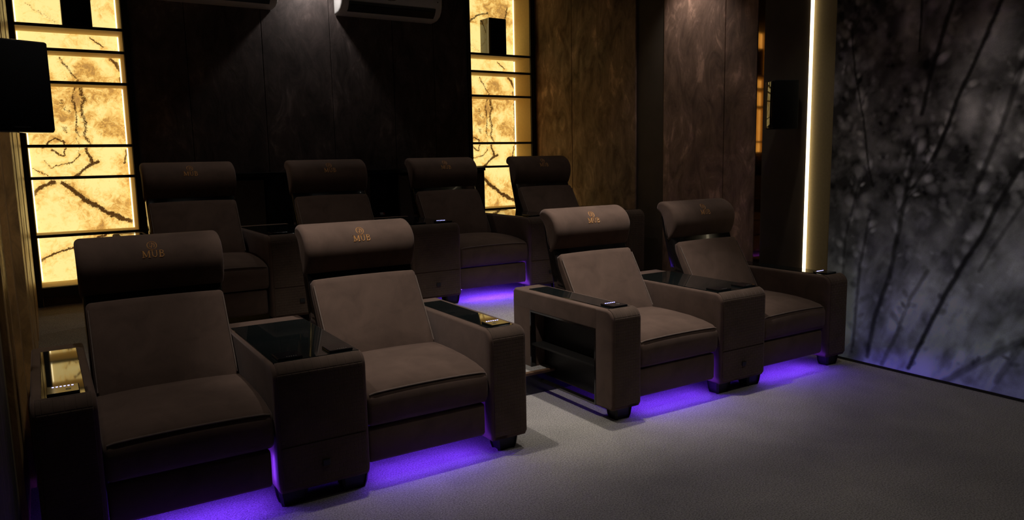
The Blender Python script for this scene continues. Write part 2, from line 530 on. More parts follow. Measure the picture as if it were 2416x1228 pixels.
# soft catkins along the stems
cat_r = np.random.RandomState(5)
all_st = []
for pts, w, d in stems_px:
    all_st.append(([on_right(*p) for p in pts], w, d))
for k in range(26):       # the print goes on outside the frame
    y0 = -1.3 - cat_r.rand() * 2.8; z0 = cat_r.rand() * 1.6
    pts = [(y0, z0)]
    for j in range(5):
        pts.append((pts[-1][0] - .06 - cat_r.rand() * .16, pts[-1][1] + .22 + cat_r.rand() * .12))
    all_st.append((pts, .008 + cat_r.rand() * .012, .5 + cat_r.rand() * .4))
def local(cy, cz, R_):
    i0 = max(0, int((Y0 - cy - R_) / DG)); i1 = min(na, int((Y0 - cy + R_) / DG) + 2)
    j0 = max(0, int((cz - .016 - R_) / DG)); j1 = min(nb, int((cz - .016 + R_) / DG) + 2)
    return slice(i0, i1), slice(j0, j1)
L2 = lum.reshape(na, nb)
for pts, w, d in all_st:
    for (ay, az), (by, bz) in zip(pts[:-1], pts[1:]):
        n = max(2, int(math.hypot(by - ay, bz - az) / .042))
        for k in range(n):
            t = (k + cat_r.rand()) / n
            sd = cat_r.choice([-1, 1])
            an = math.atan2(bz - az, by - ay) + sd * (.15 + .9 * cat_r.rand())
            le = .018 + .030 * cat_r.rand(); wi = le * (.5 + .3 * cat_r.rand())
            of = .7 + 1.6 * cat_r.rand()
            cy = ay + (by - ay) * t + math.cos(an) * le * of; cz = az + (bz - az) * t + math.sin(an) * le * of
            si, sj = local(cy, cz, le * 2.4)
            Ya = yy[si, sj]; Za = zz[si, sj]
            if Ya.size == 0: continue
            a = (Ya - cy) * math.cos(an) + (Za - cz) * math.sin(an); b_ = -(Ya - cy) * math.sin(an) + (Za - cz) * math.cos(an)
            e = np.sqrt((a / le) ** 2 + (b_ / wi) ** 2)
            m_ = np.clip((1.3 - e) / .8, 0, 1)
            tone = (.06 + .36 * cat_r.rand()) * (.75 + .5 * np.clip(1 - np.abs(a / le + .3), 0, 1))
            L2[si, sj] = L2[si, sj] * (1 - m_ * .75) + tone * m_ * .9
# free blurred blossoms
for k in range(2600):
    cy = Y0 - cat_r.rand() * (Y0 - Y1); cz = .55 + cat_r.rand() * 2.4
    le = .014 + .022 * cat_r.rand(); wi = le * (.5 + .3 * cat_r.rand()); an = 1.1 + cat_r.randn() * .5
    si, sj = local(cy, cz, le * 2.4); Ya = yy[si, sj]; Za = zz[si, sj]
    if Ya.size == 0: continue
    a = (Ya - cy) * math.cos(an) + (Za - cz) * math.sin(an); b_ = -(Ya - cy) * math.sin(an) + (Za - cz) * math.cos(an)
    m_ = np.clip((1.3 - np.sqrt((a / le) ** 2 + (b_ / wi) ** 2)) / .8, 0, 1)
    L2[si, sj] += m_ * (cat_r.rand() ** 2 * .17 - .045)
for pts, w, d in all_st:
    wob = seg_dist(yv + .01 * (fine - .5), zv, pts).reshape(na, nb)
    m_ = np.clip((w * 1.35 - wob) / (w * .9), 0, 1) * d
    L2[:] = L2 * (1 - m_) + .012 * m_
lum = np.clip(L2.ravel(), .01, .8)
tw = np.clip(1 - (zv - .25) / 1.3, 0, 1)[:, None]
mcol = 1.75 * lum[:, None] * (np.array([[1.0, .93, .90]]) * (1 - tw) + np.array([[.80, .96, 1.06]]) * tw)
m, nt, b = new_mat('mural_print'); M['mural'] = m
at_ = nt.nodes.new('ShaderNodeAttribute'); at_.attribute_name = 'print'
nz = noise(nt, 300, 2, .6)
cr = ramp(nt, nz, [(.3, (.88, .88, .88)), (.7, (1.1, 1.1, 1.1))])
mxn = nt.nodes.new('ShaderNodeMix'); mxn.data_type = 'RGBA'; mxn.blend_type = 'MULTIPLY'; mxn.inputs[0].default_value = 1.0
nt.links.new(at_.outputs['Color'], mxn.inputs[6]); nt.links.new(cr, mxn.inputs[7])
nt.links.new(mxn.outputs[2], b.inputs['Base Color'])
b.inputs['Roughness'].default_value = .8; b.inputs['Specular IOR Level'].default_value = .15
mural = empty('wall_mural', (WR - .012, -1.0, 0))
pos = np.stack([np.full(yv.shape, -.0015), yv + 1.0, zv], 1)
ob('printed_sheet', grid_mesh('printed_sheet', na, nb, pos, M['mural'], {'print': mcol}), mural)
q = MB(); q.box(0, .03, -3.2, 1.188, .016, CEIL); q.build('backing_board', M['frame'], mural)
tag(mural, 'dark blue grey wall mural of blurred willow catkins on branches', 'mural')

# ------------------------------------------------------------------ onyx shelf units
SHELF_Z = [2.415, 2.245, 2.007, 1.538, 1.30, .865]
ZB, ZT = .48, CEIL
def on_back(x, y, Y=NB):
    d = F + RX * ((x - 1208) / FPX) - UX * ((y - 614) / FPX)
    t = (Y - CY) / d.y
    return (CX + t * d.x - NL[0], CZ + t * d.z)
veins_px = [
    ([(148, 432), (178, 452), (205, 475), (250, 505), (285, 515), (322, 524)], .020, 1.0),
    ([(76, 482), (86, 455), (104, 437), (128, 428)], .017, .95),
    ([(138, 138), (158, 165), (178, 190), (172, 215), (178, 262), (186, 322)], .010, .62),
    ([(184, 203), (197, 235), (190, 255), (204, 290), (201, 322), (214, 342)], .018, .60),
    ([(262, 138), (275, 152), (287, 168)], .014, .95),
    ([(282, 180), (290, 215), (293, 262), (298, 342), (292, 385)], .009, .9),
    ([(98, 345), (112, 332), (132, 328), (152, 335), (156, 350), (148, 370), (135, 366), (118, 352)], .009, .85),
    ([(176, 328), (188, 345), (188, 372), (176, 382), (150, 390), (118, 396), (104, 380)], .006, .7),
    ([(205, 356), (214, 385), (230, 384), (205, 392), (188, 405), (178, 418)], .014, .85),
    ([(214, 90), (228, 100), (246, 111)], .009, .9),
    ([(90, 622), (108, 607), (150, 590), (192, 578), (250, 556)], .012, .85),
    ([(60, 10), (90, 30), (140, 62)], .012, .35),
    ([(148, 232), (152, 255), (162, 262)], .012, .45),
    ([(150, 300), (162, 312), (156, 300)], .016, .45),
    ([(76, 395), (100, 408), (124, 418)], .005, .8),
    ([(240, 210), (228, 250), (246, 290), (236, 330)], .006, .35),
    ([(180, 35), (200, 10), (230, -30), (245, -80)], .012, .6),
    ([(60, -20), (110, -60), (160, -70)], .014, .7),
    ([(150, 680), (210, 640), (300, 650)], .012, .6),
]
NW = NL[1] - NL[0]
DG2 = .006
na2 = int(NW / DG2) + 1; nb2 = int((ZT - ZB) / DG2) + 1
xx, z2 = np.meshgrid(np.linspace(0, NW, na2), np.linspace(ZB, ZT, nb2), indexing='ij')
xv = xx.ravel(); zv2 = z2.ravel()
wx = xv + .05 * (fbm(xv + 5, zv2 + 5, 9, 61) - .5) + .02 * (fbm(xv + 5, zv2 + 5, 40, 64, 3) - .5)
wz = zv2 + .05 * (fbm(xv + 5, zv2 + 5, 9, 71) - .5) + .02 * (fbm(xv + 5, zv2 + 5, 40, 74, 3) - .5)
vein = np.zeros_like(xv); halo = np.zeros_like(xv)
for pts, w, d in veins_px:
    P = [on_back(*p) for p in pts]
    ds = seg_dist(wx, wz, P)
    vein = np.maximum(vein, d * np.clip(1.25 - ds / w, 0, 1))
    halo = np.maximum(halo, d * np.exp(-(ds / (w * 4)) ** 2))
gold = np.clip((fbm(wx + 3, wz + 3, 3.2, 81, 5) - .42) * 3.4, 0, 1)
gold = np.maximum(gold * 1.0, halo * .6)
m, nt, b = new_mat('backlit_onyx'); M['onyx'] = m
av = nt.nodes.new('ShaderNodeAttribute'); av.attribute_name = 'vein'
ag = nt.nodes.new('ShaderNodeAttribute'); ag.attribute_name = 'gold'
def mathn(op, a, b_=None, c=None):
    n = nt.nodes.new('ShaderNodeMath'); n.operation = op
    for i, x in enumerate((a, b_, c)):
        if x is None: continue
        if isinstance(x, (int, float)): n.inputs[i].default_value = x
        else: nt.links.new(x, n.inputs[i])
    return n.outputs[0]
ns = noise(nt, 95, 5, .75, .4); nm = noise(nt, 16, 6, .65, 1.2); nl = noise(nt, 5, 5, .6, 1.5)
brk = mathn('MULTIPLY_ADD', mathn('SUBTRACT', ns, .5), 2.4, 0.0)
vm = mathn('ADD', av.outputs['Fac'], mathn('MULTIPLY', brk, mathn('GREATER_THAN', av.outputs['Fac'], .02)))
veinc = ramp(nt, vm, [(.28, (0, 0, 0)), (.62, (1, 1, 1))])
gd = mathn('ADD', ag.outputs['Fac'], mathn('MULTIPLY', mathn('SUBTRACT', nm, .5), 2.3))
base = ramp(nt, gd, [(.05, (1.0, .755, .275)), (.45, (.94, .62, .18)), (.80, (.68, .36, .075)), (1.0, (.46, .24, .06))])
spk = ramp(nt, mathn('ADD', ns, mathn('MULTIPLY', ag.outputs['Fac'], .10)), [(.61, (0, 0, 0)), (.71, (.85, .85, .85))])
mx1 = nt.nodes.new('ShaderNodeMix'); mx1.data_type = 'RGBA'; mx1.inputs[7].default_value = (.30, .15, .04, 1)
nt.links.new(spk, mx1.inputs[0]); nt.links.new(base, mx1.inputs[6])
mx2 = nt.nodes.new('ShaderNodeMix'); mx2.data_type = 'RGBA'; mx2.inputs[7].default_value = (.022, .008, .003, 1)
vs = mathn('MULTIPLY', veinc, .97)
nt.links.new(vs, mx2.inputs[0]); nt.links.new(mx1.outputs[2], mx2.inputs[6])
nt.links.new(mx2.outputs[2], b.inputs['Emission Color'])
b.inputs['Emission Strength'].default_value = 1.12
b.inputs['Base Color'].default_value = (.25, .17, .07, 1)
b.inputs['Roughness'].default_value = .25
pos = np.stack([xv, np.zeros_like(xv), zv2], 1)
ONYX = grid_mesh('onyx_panel', na2, nb2, pos, M['onyx'], {'vein': vein, 'gold': gold})

def shelf_unit(x0, x1, label):
    w = x1 - x0
    t = empty('onyx_shelf_unit', (x0, WB, 0)); d = NB - WB
    ob('onyx_panel', ONYX, t, (0, d, 0))
    q = MB(); q.box(0, w, d + .003, d + .04, ZB - .05, CEIL); q.build('back_board', M['frame'], t)
    for xa, xb in ((-.03, 0.0), (w, w + .03)):
        q = MB(); q.box(xa, xb, .0, d + .04, .332, CEIL); q.build('side_panel', M['niche_side'], t)
        q = MB(); q.rbox(xa - .012 * (xa < 0) + .004 * (xa >= 0), xb - .004 * (xa < 0) + .022 * (xa >= 0), -.014, .006, .332, CEIL, .002); q.build('post', M['frame'], t)
    for z in SHELF_Z:
        q = MB(); q.box(0.0, w, .004, d - .004, z - .005, z + .009); sh = q.build('shelf', M['niche_side'], t)
        q = MB(); q.rbox(-.004, w + .004, -.010, .006, z - .010, z + .012, .002); q.build('shelf_edge', M['frame'], sh)
    q = MB(); q.box(0.0, w, .004, d, ZB - .04, ZB); q.build('bottom_board', M['niche_side'], t)
    q = MB(); q.box(-.004, w + .004, -.012, .05, ZB - .075, ZB - .003); q.build('bottom_rail', M['frame'], t)
    q = MB(); q.box(-.004, w + .004, .01, .05, .332, ZB - .07); q.build('base_panel', M['suede_flat'], t)
    zz_ = [ZB] + SHELF_Z[::-1] + [CEIL]
    for za, zb in zip(zz_[:-1], zz_[1:]):
        for xa in (.002, w - .010):
            q = MB(); q.box(xa, xa + .008, d - .012, d - .004, za + .014, zb - .012); q.build('light_strip', M['led_niche'], t)
    tag(t, label, 'shelf unit', 'backlit onyx shelf units')
    return t
shelf_unit(NL[0], NL[1], 'tall backlit yellow onyx shelf unit in black frame beside the left wall')
shelf_unit(NRR[0], NRR[1], 'backlit yellow onyx shelf unit beside the brown suede side wall, right of air conditioners')

# ------------------------------------------------------------------ speakers
def speaker(name, loc, rz, w, d, h, label, group, tilt=0.0, bracket=None, gloss=True, gloss_front=False):
    t = empty(name, loc, rz); t.rotation_euler = (tilt, 0, rz)
    q = MB(); q.rbox(-w / 2, w / 2, 0.016, d, 0, h, .006, 3); q.build('cabinet', M['spk_gloss'] if gloss else M['spk'], t, True)
    q = MB(); q.rbox(-w / 2 + .004, w / 2 - .004, 0, .018, .004, h - .004, .006, 3); g = q.build('front_baffle' if gloss_front else 'grille', M['spk_gloss' if gloss_front else 'spk'], t, True)
    q = MB(); q.box(-w * .12, w * .12, -.0012, .001, h * .05, h * .062); q.build('badge', M['frame'], g)
    if bracket:
        q = MB(); q.box(-.03, .03, d, d + bracket, h * .35, h * .65); q.build('wall_bracket', M['frame'], t)
    tag(t, label, 'speaker', group)
    return t
speaker('shelf_speaker', (.445, WB + .035, 2.428), 0.0, .20, .19, .36, 'black speaker on the upper shelf of the left onyx unit', 'speakers on onyx shelves')
speaker('shelf_speaker', (4.155, WB + .035, 2.428), 0.05, .20, .19, .36, 'black gloss speaker on the shelf of the right onyx unit', 'speakers on onyx shelves')
speaker('wall_speaker', (.062, .40, 1.512), math.radians(22), .23, .13, .335, 'large black speaker mounted on the left wall at the photo edge', 'wall mounted speakers')
speaker('wall_speaker', (4.345, .541, 1.545), math.radians(-115), .12, .19, .325, 'black speaker mounted on the pillar beside the glowing light strip', 'wall mounted speakers', gloss=False, gloss_front=True)

# ------------------------------------------------------------------ air conditioners
def air_con(x0, x1, z0, label):
    w = x1 - x0; t = empty('air_conditioner', (x0, WB, z0))
    prof = [(0, .30), (-.13, .30), (-.185, .285), (-.212, .25), (-.218, .19), (-.212, .12), (-.196, .07), (-.165, .03), (-.11, .006), (-.05, 0), (0, 0)]
    prof = [(y - .002, z) for y, z in prof]
    v, f = loft_x(prof, 0, w, .022, 4, 6)
    ob('body', mesh_from(v, f, 'body', M['white_plastic'], True, 40), t)
    # outlet slot along the lower front curve
    q = MB()
    a = [(-.2085, .095), (-.1985, .066), (-.178, .038), (-.150, .0165)]
    for i in range(3):
        (y0, zA), (y1, zB_) = a[i], a[i + 1]
        q.add([(.07, y0 - .006, zA), (w - .07, y0 - .006, zA), (w - .07, y1 - .006, zB_ - .002), (.07, y1 - .006, zB_ - .002),
               (.07, y0 + .01, zA), (w - .07, y0 + .01, zA), (w - .07, y1 + .01, zB_ + .004), (.07, y1 + .01, zB_ + .004)],
              [(0, 1, 2, 3), (7, 6, 5, 4), (0, 4, 5, 1), (2, 6, 7, 3), (1, 5, 6, 2), (3, 7, 4, 0)])
    sl = q.build('air_outlet', M['dark_slot'], t)
    q = MB()
    q.add([(.08, -.222, .062), (w - .08, -.222, .062), (w - .08, -.176, .022), (.08, -.176, .022), (.08, -.219, .066), (w - .08, -.219, .066), (w - .08, -.173, .026), (.08, -.173, .026)],
          [(0, 1, 2, 3), (7, 6, 5, 4), (0, 4, 5, 1), (2, 6, 7, 3), (1, 5, 6, 2), (3, 7, 4, 0)])
    q.build('louver', M['dark_slot'], sl)
    q = MB(); q.box(.03, w - .03, -.2225, -.21, .178, .181); q.build('panel_seam', M['dark_slot'], t)
    # crescent stroke on the front panel
    q = MB(); pts = []
    for k in range(15):
        an = math.radians(-150 + 130 * k / 14)
        pts.append((w * .47 + .07 * math.cos(an), -.2215 + .0 * k, .172 + .045 * math.sin(an)))
    q.tube(pts, .0022, 5); q.build('crescent_mark', M['chrome'], t, True)
    q = MB(); q.cyl((w - .05, -.216, .155), (0, -1, 0), .006, .004, 12); q.build('indicator', M['chrome'], t, True)
    tag(t, label, 'air conditioner', 'wall air conditioners')
    return t
air_con(2.43, 3.40, 2.665, 'white wall air conditioner beside the right onyx shelf unit')
air_con(.96, 1.90, 2.665, 'wall air conditioner in shadow on the left half of the back wall')

# ------------------------------------------------------------------ low back bar behind the second row
t = empty('back_cabinet', (.80, 3.40, PZ))
W_ = 3.76 - .80; H_ = 1.305 - PZ
q = MB(); q.rbox(0, W_, -.02, .295, H_ - .035, H_, .004); q.build('countertop', M['black_panel'], t)
q = MB(); q.box(0, W_, .27, .295, 0, H_ - .035); q.build('back_panel', M['suede_back'], t)
for xa, xb in ((0.02, .86), (1.36, 1.78), (2.06, 2.20), (2.5, W_ - .02)):
    q = MB(); q.rbox(xa, xb, .0, .025, .05, H_ - .06, .003); q.build('front_panel', M['suede_flat'], t)
for xa in (.0, .87, 1.35, 1.785, 2.05, 2.2, 2.49, W_ - .02):
    q = MB(); q.box(xa, xa + .018, .005, .27, 0.002, H_ - .035); q.build('divider', M['black_panel'], t)
for xa, xb in ((.888, 1.35), (1.803, 2.05)):
    q = MB(); q.box(xa, xb, .02, .27, .545, .56); q.build('inner_shelf', M['black_panel'], t)
tag(t, 'low black back bar with open bays behind the second row', 'cabinet')
q = MB(); q.rbox(-.022, .022, -.02, .02, 0, .018, .002); pk = q.build('small_packet', M['white_plastic'], None, loc=(2.727, 3.52, .8925))
q = MB(); q.box(.008, .0225, -.0205, .0205, .003, .0185); q.build('end_band', M['red'], pk)
tag(pk, 'tiny white and red packet on the shelf of the back bar', 'packet')

# ------------------------------------------------------------------ recliner parts (meshes shared by all chairs)
S = .60
AH = .595
ARM_W = .198
CON_W = .382
FY = -.02
def arc(cy, cz, r, a0, a1, n):
    return [(cy + r * math.cos(math.radians(a0 + (a1 - a0) * i / n)), cz + r * math.sin(math.radians(a0 + (a1 - a0) * i / n))) for i in range(n + 1)]
R_A = .055
def arm_profile(y1=.93, h=AH):
    return [(FY + .012, .064), (FY, .085)] + arc(FY + R_A, h - R_A, R_A, 180, 90, 8) + [(y1 - .02, h), (y1, h - .02), (y1, .064)]
def strip_profile(off, th, z0, z1=None, y_top=.030, h=AH):
    """thin strip following the front face from z0 up (over the rounded top when z1 is None)"""
    if z1 is None:
        outer = [(FY - off, z0)] + arc(FY + R_A, h - R_A, R_A + off, 180, 90, 8)
        inner = [(FY + th - off, z0)] + arc(FY + R_A, h - R_A, R_A + off - th, 180, 90, 8)
    else:
        outer = [(FY - off, z0), (FY - off, z1)]; inner = [(FY + th - off, z0), (FY + th - off, z1)]
    return outer + inner[::-1]
def loft_mesh(name, prof, x0, x1, r, mat, nr=3, nm=6, deform=None, sharp=50):
    v, f = loft_x(prof, x0, x1, r, nr, nm, deform)
    return mesh_from(v, f, name, mat, True, sharp)

ME = {}
# narrow arm: plain block; "niche" arm has an open glossy compartment on its outer side (local -x is the outer side)
v, f = loft_x(arm_profile(), -ARM_W / 2, ARM_W / 2, .014, 3, 3)
ME['arm_plain'] = mesh_from(v, f, 'armrest', M['fabric'], True, 50)
q = MB()
v, f = loft_x(arm_profile(), -ARM_W / 2 + .10, ARM_W / 2, .012, 3, 2); q.add(v, f)
pr = [(FY + .012, .064), (FY, .085)] + arc(FY + R_A, AH - R_A, R_A, 180, 90, 8) + [(.125, AH), (.125, .064)]
v, f = loft_x(pr, -ARM_W / 2, ARM_W / 2 - .01, .012, 3, 3); q.add(v, f)
v, f = loft_x([(.10, .475), (.10, AH - .0005), (.91, AH - .0005), (.93, AH - .02), (.93, .475)], -ARM_W / 2, ARM_W / 2 - .01, .012, 3, 3); q.add(v, f)
v, f = loft_x([(.735, .064), (.735, .50), (.93, .50), (.93, .064)], -ARM_W / 2, ARM_W / 2 - .01, .012, 3, 3); q.add(v, f)
ME['arm_niche'] = q.mesh('armrest', M['fabric'], True, 50)
q = MB()
x0 = -ARM_W / 2 - .002
for (ya, yb_, za, zb) in ((.118, .128, .066, .482), (.732, .742, .066, .482), (.118, .742, .472, .482), (.118, .742, .066, .076)):
    q.box(x0, x0 + .03, ya, yb_, za, zb)
ME['niche_trim'] = q.mesh('niche_trim', M['shell'])
q = MB(); q.box(-ARM_W / 2 + .095, -ARM_W / 2 + .099, .128, .732, .076, .472); ME['niche_back'] = q.mesh('niche_back', M['frame'])
q = MB(); q.box(-ARM_W / 2 + .004, -ARM_W / 2 + .096, .128, .732, .27, .282); ME['niche_shelf'] = q.mesh('niche_shelf', M['frame'])
ME['arm_front'] = loft_mesh('front_panel', strip_profile(.004, .010, .085), -ARM_W / 2 + .014, ARM_W / 2 - .014, .003, M['emboss'])
q = MB(); q.rbox(-ARM_W / 2 + .034, ARM_W / 2 - .030, .030, .80, AH - .004, AH + .004, .002); ME['arm_glass'] = q.mesh('glass_top', M['glass'])
# console
v, f = loft_x(arm_profile(), -CON_W / 2, CON_W / 2, .014, 3, 6)
ME['con_body'] = mesh_from(v, f, 'console_body', M['fabric'], True, 50)
ME['con_front'] = loft_mesh('front_panel', strip_profile(.004, .010, .262), -CON_W / 2 + .016, CON_W / 2 - .016, .003, M['emboss'])
ME['con_drawer'] = loft_mesh('drawer_front', strip_profile(.004, .012, .082, .254), -CON_W / 2 + .016, CON_W / 2 - .016, .003, M['emboss'])
q = MB(); q.rbox(-.016, .016, FY - .012, FY - .002, .150, .175, .003); ME['con_pull'] = q.mesh('drawer_pull', M['foot'])
q = MB(); q.rbox(-CON_W / 2 + .014, CON_W / 2 - .014, .020, .79, AH - .004, AH + .004, .002); ME['con_glass'] = q.mesh('glass_top', M['glass'])
# control pads
q = MB(); q.rbox(-.050, .050, -.052, .052, 0, .010, .003); ME['pad'] = q.mesh('control_pad', M['pad'])
q = MB(); q.rbox(-.0032, .0032, -.0022, .0022, 0, .0012, .0004, 1); ME['dot'] = q.mesh('indicator_light', M['led_blue'])
q = MB(); q.ring((0, 0, 0), (0, 0, 1), .0065, .0085, .0008, 20); ME['icon'] = q.mesh('power_icon', M['padmark'])
q = MB()
for k in range(5): q.box(-.02 + k * .009, -.0165 + k * .009, -.001, .001, 0, .0007)
ME['mark'] = q.mesh('pad_marks', M['padmark'])
# feet
q = MB()
fv = []
for zz0, hx, hy in ((0.0, .048, .036), (.022, .054, .042), (.066, .060, .046)):
    for cx, cyy in ((-1, -1), (1, -1), (1, 1), (-1, 1)):
        c_ = .010
        fv += [(cx * hx - (c_ * cx if (cx * cyy > 0) else 0), cyy * hy - (c_ * cyy if (cx * cyy < 0) else 0), zz0),
               (cx * hx - (c_ * cx if (cx * cyy < 0) else 0), cyy * hy - (c_ * cyy if (cx * cyy > 0) else 0), zz0)]
ff = [tuple(range(7, -1, -1)), tuple(range(16, 24))]
for lv in (0, 8):
    ff += [(lv + k, lv + (k + 1) % 8, lv + 8 + (k + 1) % 8, lv + 8 + k) for k in range(8)]
q.add(fv, ff)
ME['foot'] = q.mesh('foot', M['foot'])
# seat
def seat_def(x, y, z):
    if z > .30:
        cx = max(0, 1 - (x / .31) ** 2); cyy = max(0, 1 - ((y - .28) / .34) ** 2)
        z += .034 * cx ** .7 * cyy
        y -= .006 * cx * max(0, 1 - abs(z - .34) / .1)
    return (x, y, z)
seat_pr = [(.004, .262), (-.008, .285), (-.010, .33), (-.008, .375), (.004, .398), (.03, .412), (.10, .424), (.20, .432), (.32, .436), (.44, .438), (.56, .438), (.62, .42), (.62, .27), (.58, .258), (.3, .258), (.04, .258)]
ME['seat'] = loft_mesh('seat_cushion', seat_pr, -S / 2 + .003, S / 2 - .003, .022, M['fabric'], 5, 14, seat_def, 70)
q = MB(); pts = []
for k in range(25):
    x = -S / 2 + .016 + (S - .032) * k / 24
    e = min(1, (S / 2 - .01 - abs(x)) / .03)
    pts.append(seat_def(x, .001 + .004 * (1 - e), .4005 - .006 * (1 - e)))
q.tube([(p[0], p[1] - .0005, p[2]) for p in pts], .0035, 6); ME['seat_pipe'] = q.mesh('piping', M['piping'], True)
foot_pr = [(.014, .098), (.004, .11), (.002, .18), (.004, .24), (.014, .252), (.036, .252), (.044, .24), (.044, .11), (.036, .098)]
ME['footrest'] = loft_mesh('footrest', foot_pr, -S / 2 + .004, S / 2 - .020, .012, M['fabric'], 4, 6)
q = MB(); q.rbox(-S / 2 + .01, S / 2 - .03, .10, .60, .14, .25, .01); ME['mech'] = q.mesh('seat_base', M['foot'])
q = MB(); q.rbox(-S / 2 + .03, S / 2 - .03, .050, .062, .0905, .104, .002); ME['led_off'] = q.mesh('under_light', M['led_off']); ME['led'] = q.mesh('under_light', M['led_violet']); ME['led_b'] = q.mesh('under_light', M['led_violet_b'])
q.box(S / 2 - .017, S / 2 - .012, .056, .062, .098, .212); ME['led_with_gap_fill'] = q.mesh('under_light', M['led_violet'])  # upright glowing leg, added to light the gap beside the footrest
# back cushion: leaning slab with a soft crown
def back_def(x, y, z):
    cx = max(0, 1 - (x / .285) ** 2); cz = max(0, 1 - ((z - .62) / .26) ** 2)
    y -= .018 * cx * cz; z += .012 * cx * cz
    return (x, y, z)
bp = [(.505, .420), (.520, .458), (.565, .530), (.620, .617), (.672, .700), (.716, .770), (.730, .792), (.742, .7965), (.770, .780), (.765, .71), (.745, .63), (.69, .53), (.63, .43), (.56, .405)]
ME['back'] = loft_mesh('back_cushion', bp, -.283, .283, .020, M['fabric'], 5, 14, back_def, 75)
for sx, key in ((-1, 'back_pipe_l'), (1, 'back_pipe_r')):
    q = MB(); q.tube([back_def(sx * .276, y - .001, z) for y, z in [(.520, .455), (.565, .529), (.620, .616), (.672, .699), (.717, .770)]], .0032, 6)
    ME[key] = q.mesh('piping', M['piping'], True)
shell_pr = [(.55, .30), (.60, .45), (.68, .61), (.755, .74), (.80, .86), (.82, .96), (.845, 1.0), (.885, 1.0), (.892, .96), (.872, .86), (.835, .74), (.80, .62), (.775, .45), (.76, .20), (.62, .20)]
ME['gap_shade'] = loft_mesh('gap_shade_pad', [(.765, .70), (.79, .80), (.805, .90), (.83, .99), (.85, .90), (.81, .70)], -.286, .286, .006, M['frame'], 3, 3)  # black pad added to keep the gap under the headrest dark as shade
ME['shell'] = loft_mesh('back_shell', shell_pr, -.288, .288, .010, M['shell'], 3, 4, None, 40)
head_pts = [(.925, 1.003), (.932, 1.032), (.912, 1.060), (.875, 1.067), (.832, 1.057), (.788, 1.032), (.757, .994), (.745, .948), (.750, .902), (.765, .858), (.788, .822), (.820, .802), (.845, .86), (.868, .94), (.895, .985)]
HEAD = smooth_loop(head_pts, 4)
ME['head'] = loft_mesh('headrest', HEAD, -.2995, .2995, .024, M['fabric'], 5, 12, None, 80)
for sx, key in ((-1, 'pin_l'), (1, 'pin_r')):
    q = MB(); q.cyl((sx * .286, .80, .90), (sx, 0, 0), .0075, .0125, 12); ME[key] = q.mesh('hinge_pin', M['chrome'], True)
# lettering on the headrest: strokes laid along the curved front
hp = [Vector(p) for p in HEAD]
hn = loop_normals(HEAD)
i0 = 3 * 4        # top of the roll
arcs = [0.0]; idx = [i0]
k = i0
while k < 9 * 4:
    arcs.append(arcs[-1] + (hp[k + 1] - hp[k]).length); idx.append(k + 1); k += 1
def on_head(u, s_, lift=.0016):
    s_ = max(0, min(arcs[-1] - 1e-6, s_))
    j = max(i for i in range(len(arcs)) if arcs[i] <= s_ + 1e-9); j = min(j, len(arcs) - 2)
    t_ = (s_ - arcs[j]) / (arcs[j + 1] - arcs[j])
    p = hp[idx[j]].lerp(hp[idx[j + 1]], t_); n = hn[idx[j]].lerp(hn[idx[j + 1]], t_).normalized()
    return (u, p.x + n.x * lift, p.y + n.y * lift)
def stroke(q, pts, w, closed=False):
    """ribbon with a rounded, slightly raised back following the headrest"""
    P = []
    n = len(pts)
    for i in range(n - (0 if closed else 1)):
        a = Vector(pts[i]); b_ = Vector(pts[(i + 1) % n])
        m_ = max(1, int((b_ - a).length / .004))
        for j in range(m_): P.append(a.lerp(b_, j / m_))
    if not closed: P.append(Vector(pts[-1]))
    base = len(q.v); N = len(P)
    for i, p in enumerate(P):
        a = P[i - 1] if (i > 0 or closed) else P[i]; b_ = P[(i + 1) % N] if (i < N - 1 or closed) else P[i]
        t_ = (b_ - a).normalized(); nn = Vector((-t_.y, t_.x)) * w / 2
        q.v.append(on_head(*(p + nn), .0003)); q.v.append(on_head(*p, .0022)); q.v.append(on_head(*(p - nn), .0003))
    for i in range(N if closed else N - 1):
        a = base + 3 * i; b_ = base + 3 * ((i + 1) % N)
        q.f.append((a, a + 1, b_ + 1, b_)); q.f.append((a + 1, a + 2, b_ + 2, b_ + 1))
# emblem: s grows downwards along the surface
EC = .112
q = MB(); EE = EC - .006
stroke(q, [(.0195 * math.cos(2 * math.pi * k / 28), EE + .0235 * math.sin(2 * math.pi * k / 28)) for k in range(28)], .0034, True)
stroke(q, [(-.010, EE - .011), (-.007, EE - .005), (-.004, EE - .009)], .003)
stroke(q, [(.000, EE - .015), (.003, EE - .008), (.0005, EE - .001), (-.002, EE + .008), (-.004, EE + .015)], .003)
stroke(q, [(.0065, EE - .011), (.010, EE - .004), (.0095, EE + .006), (.006, EE + .013)], .003)
stroke(q, [(-.010, EE + .002), (-.006, EE + .010)], .003)
ME['emblem'] = q.mesh('emblem', M['thread'], True)
q = MB()
T, B_ = EC + .023, EC + .054
def serif(x, s_, h=.0058): stroke(q, [(x - h, s_), (x + h, s_)], .0028)
# M
stroke(q, [(-.040, T), (-.040, B_)], .0032); stroke(q, [(-.0395, T), (-.028, B_ - .002)], .0050)
stroke(q, [(-.028, B_ - .002), (-.0165, T)], .0026); stroke(q, [(-.0155, T), (-.0155, B_)], .0050)
serif(-.042, T, .0042); serif(-.040, B_); serif(-.014, T, .0042); serif(-.0155, B_)
# U
stroke(q, [(-.0025, T), (-.0025, B_ - .010), (.0005, B_ - .003), (.007, B_), (.0125, B_ - .003), (.0150, B_ - .010), (.0150, T)], .0040)
serif(-.0025, T); serif(.0150, T, .0048)
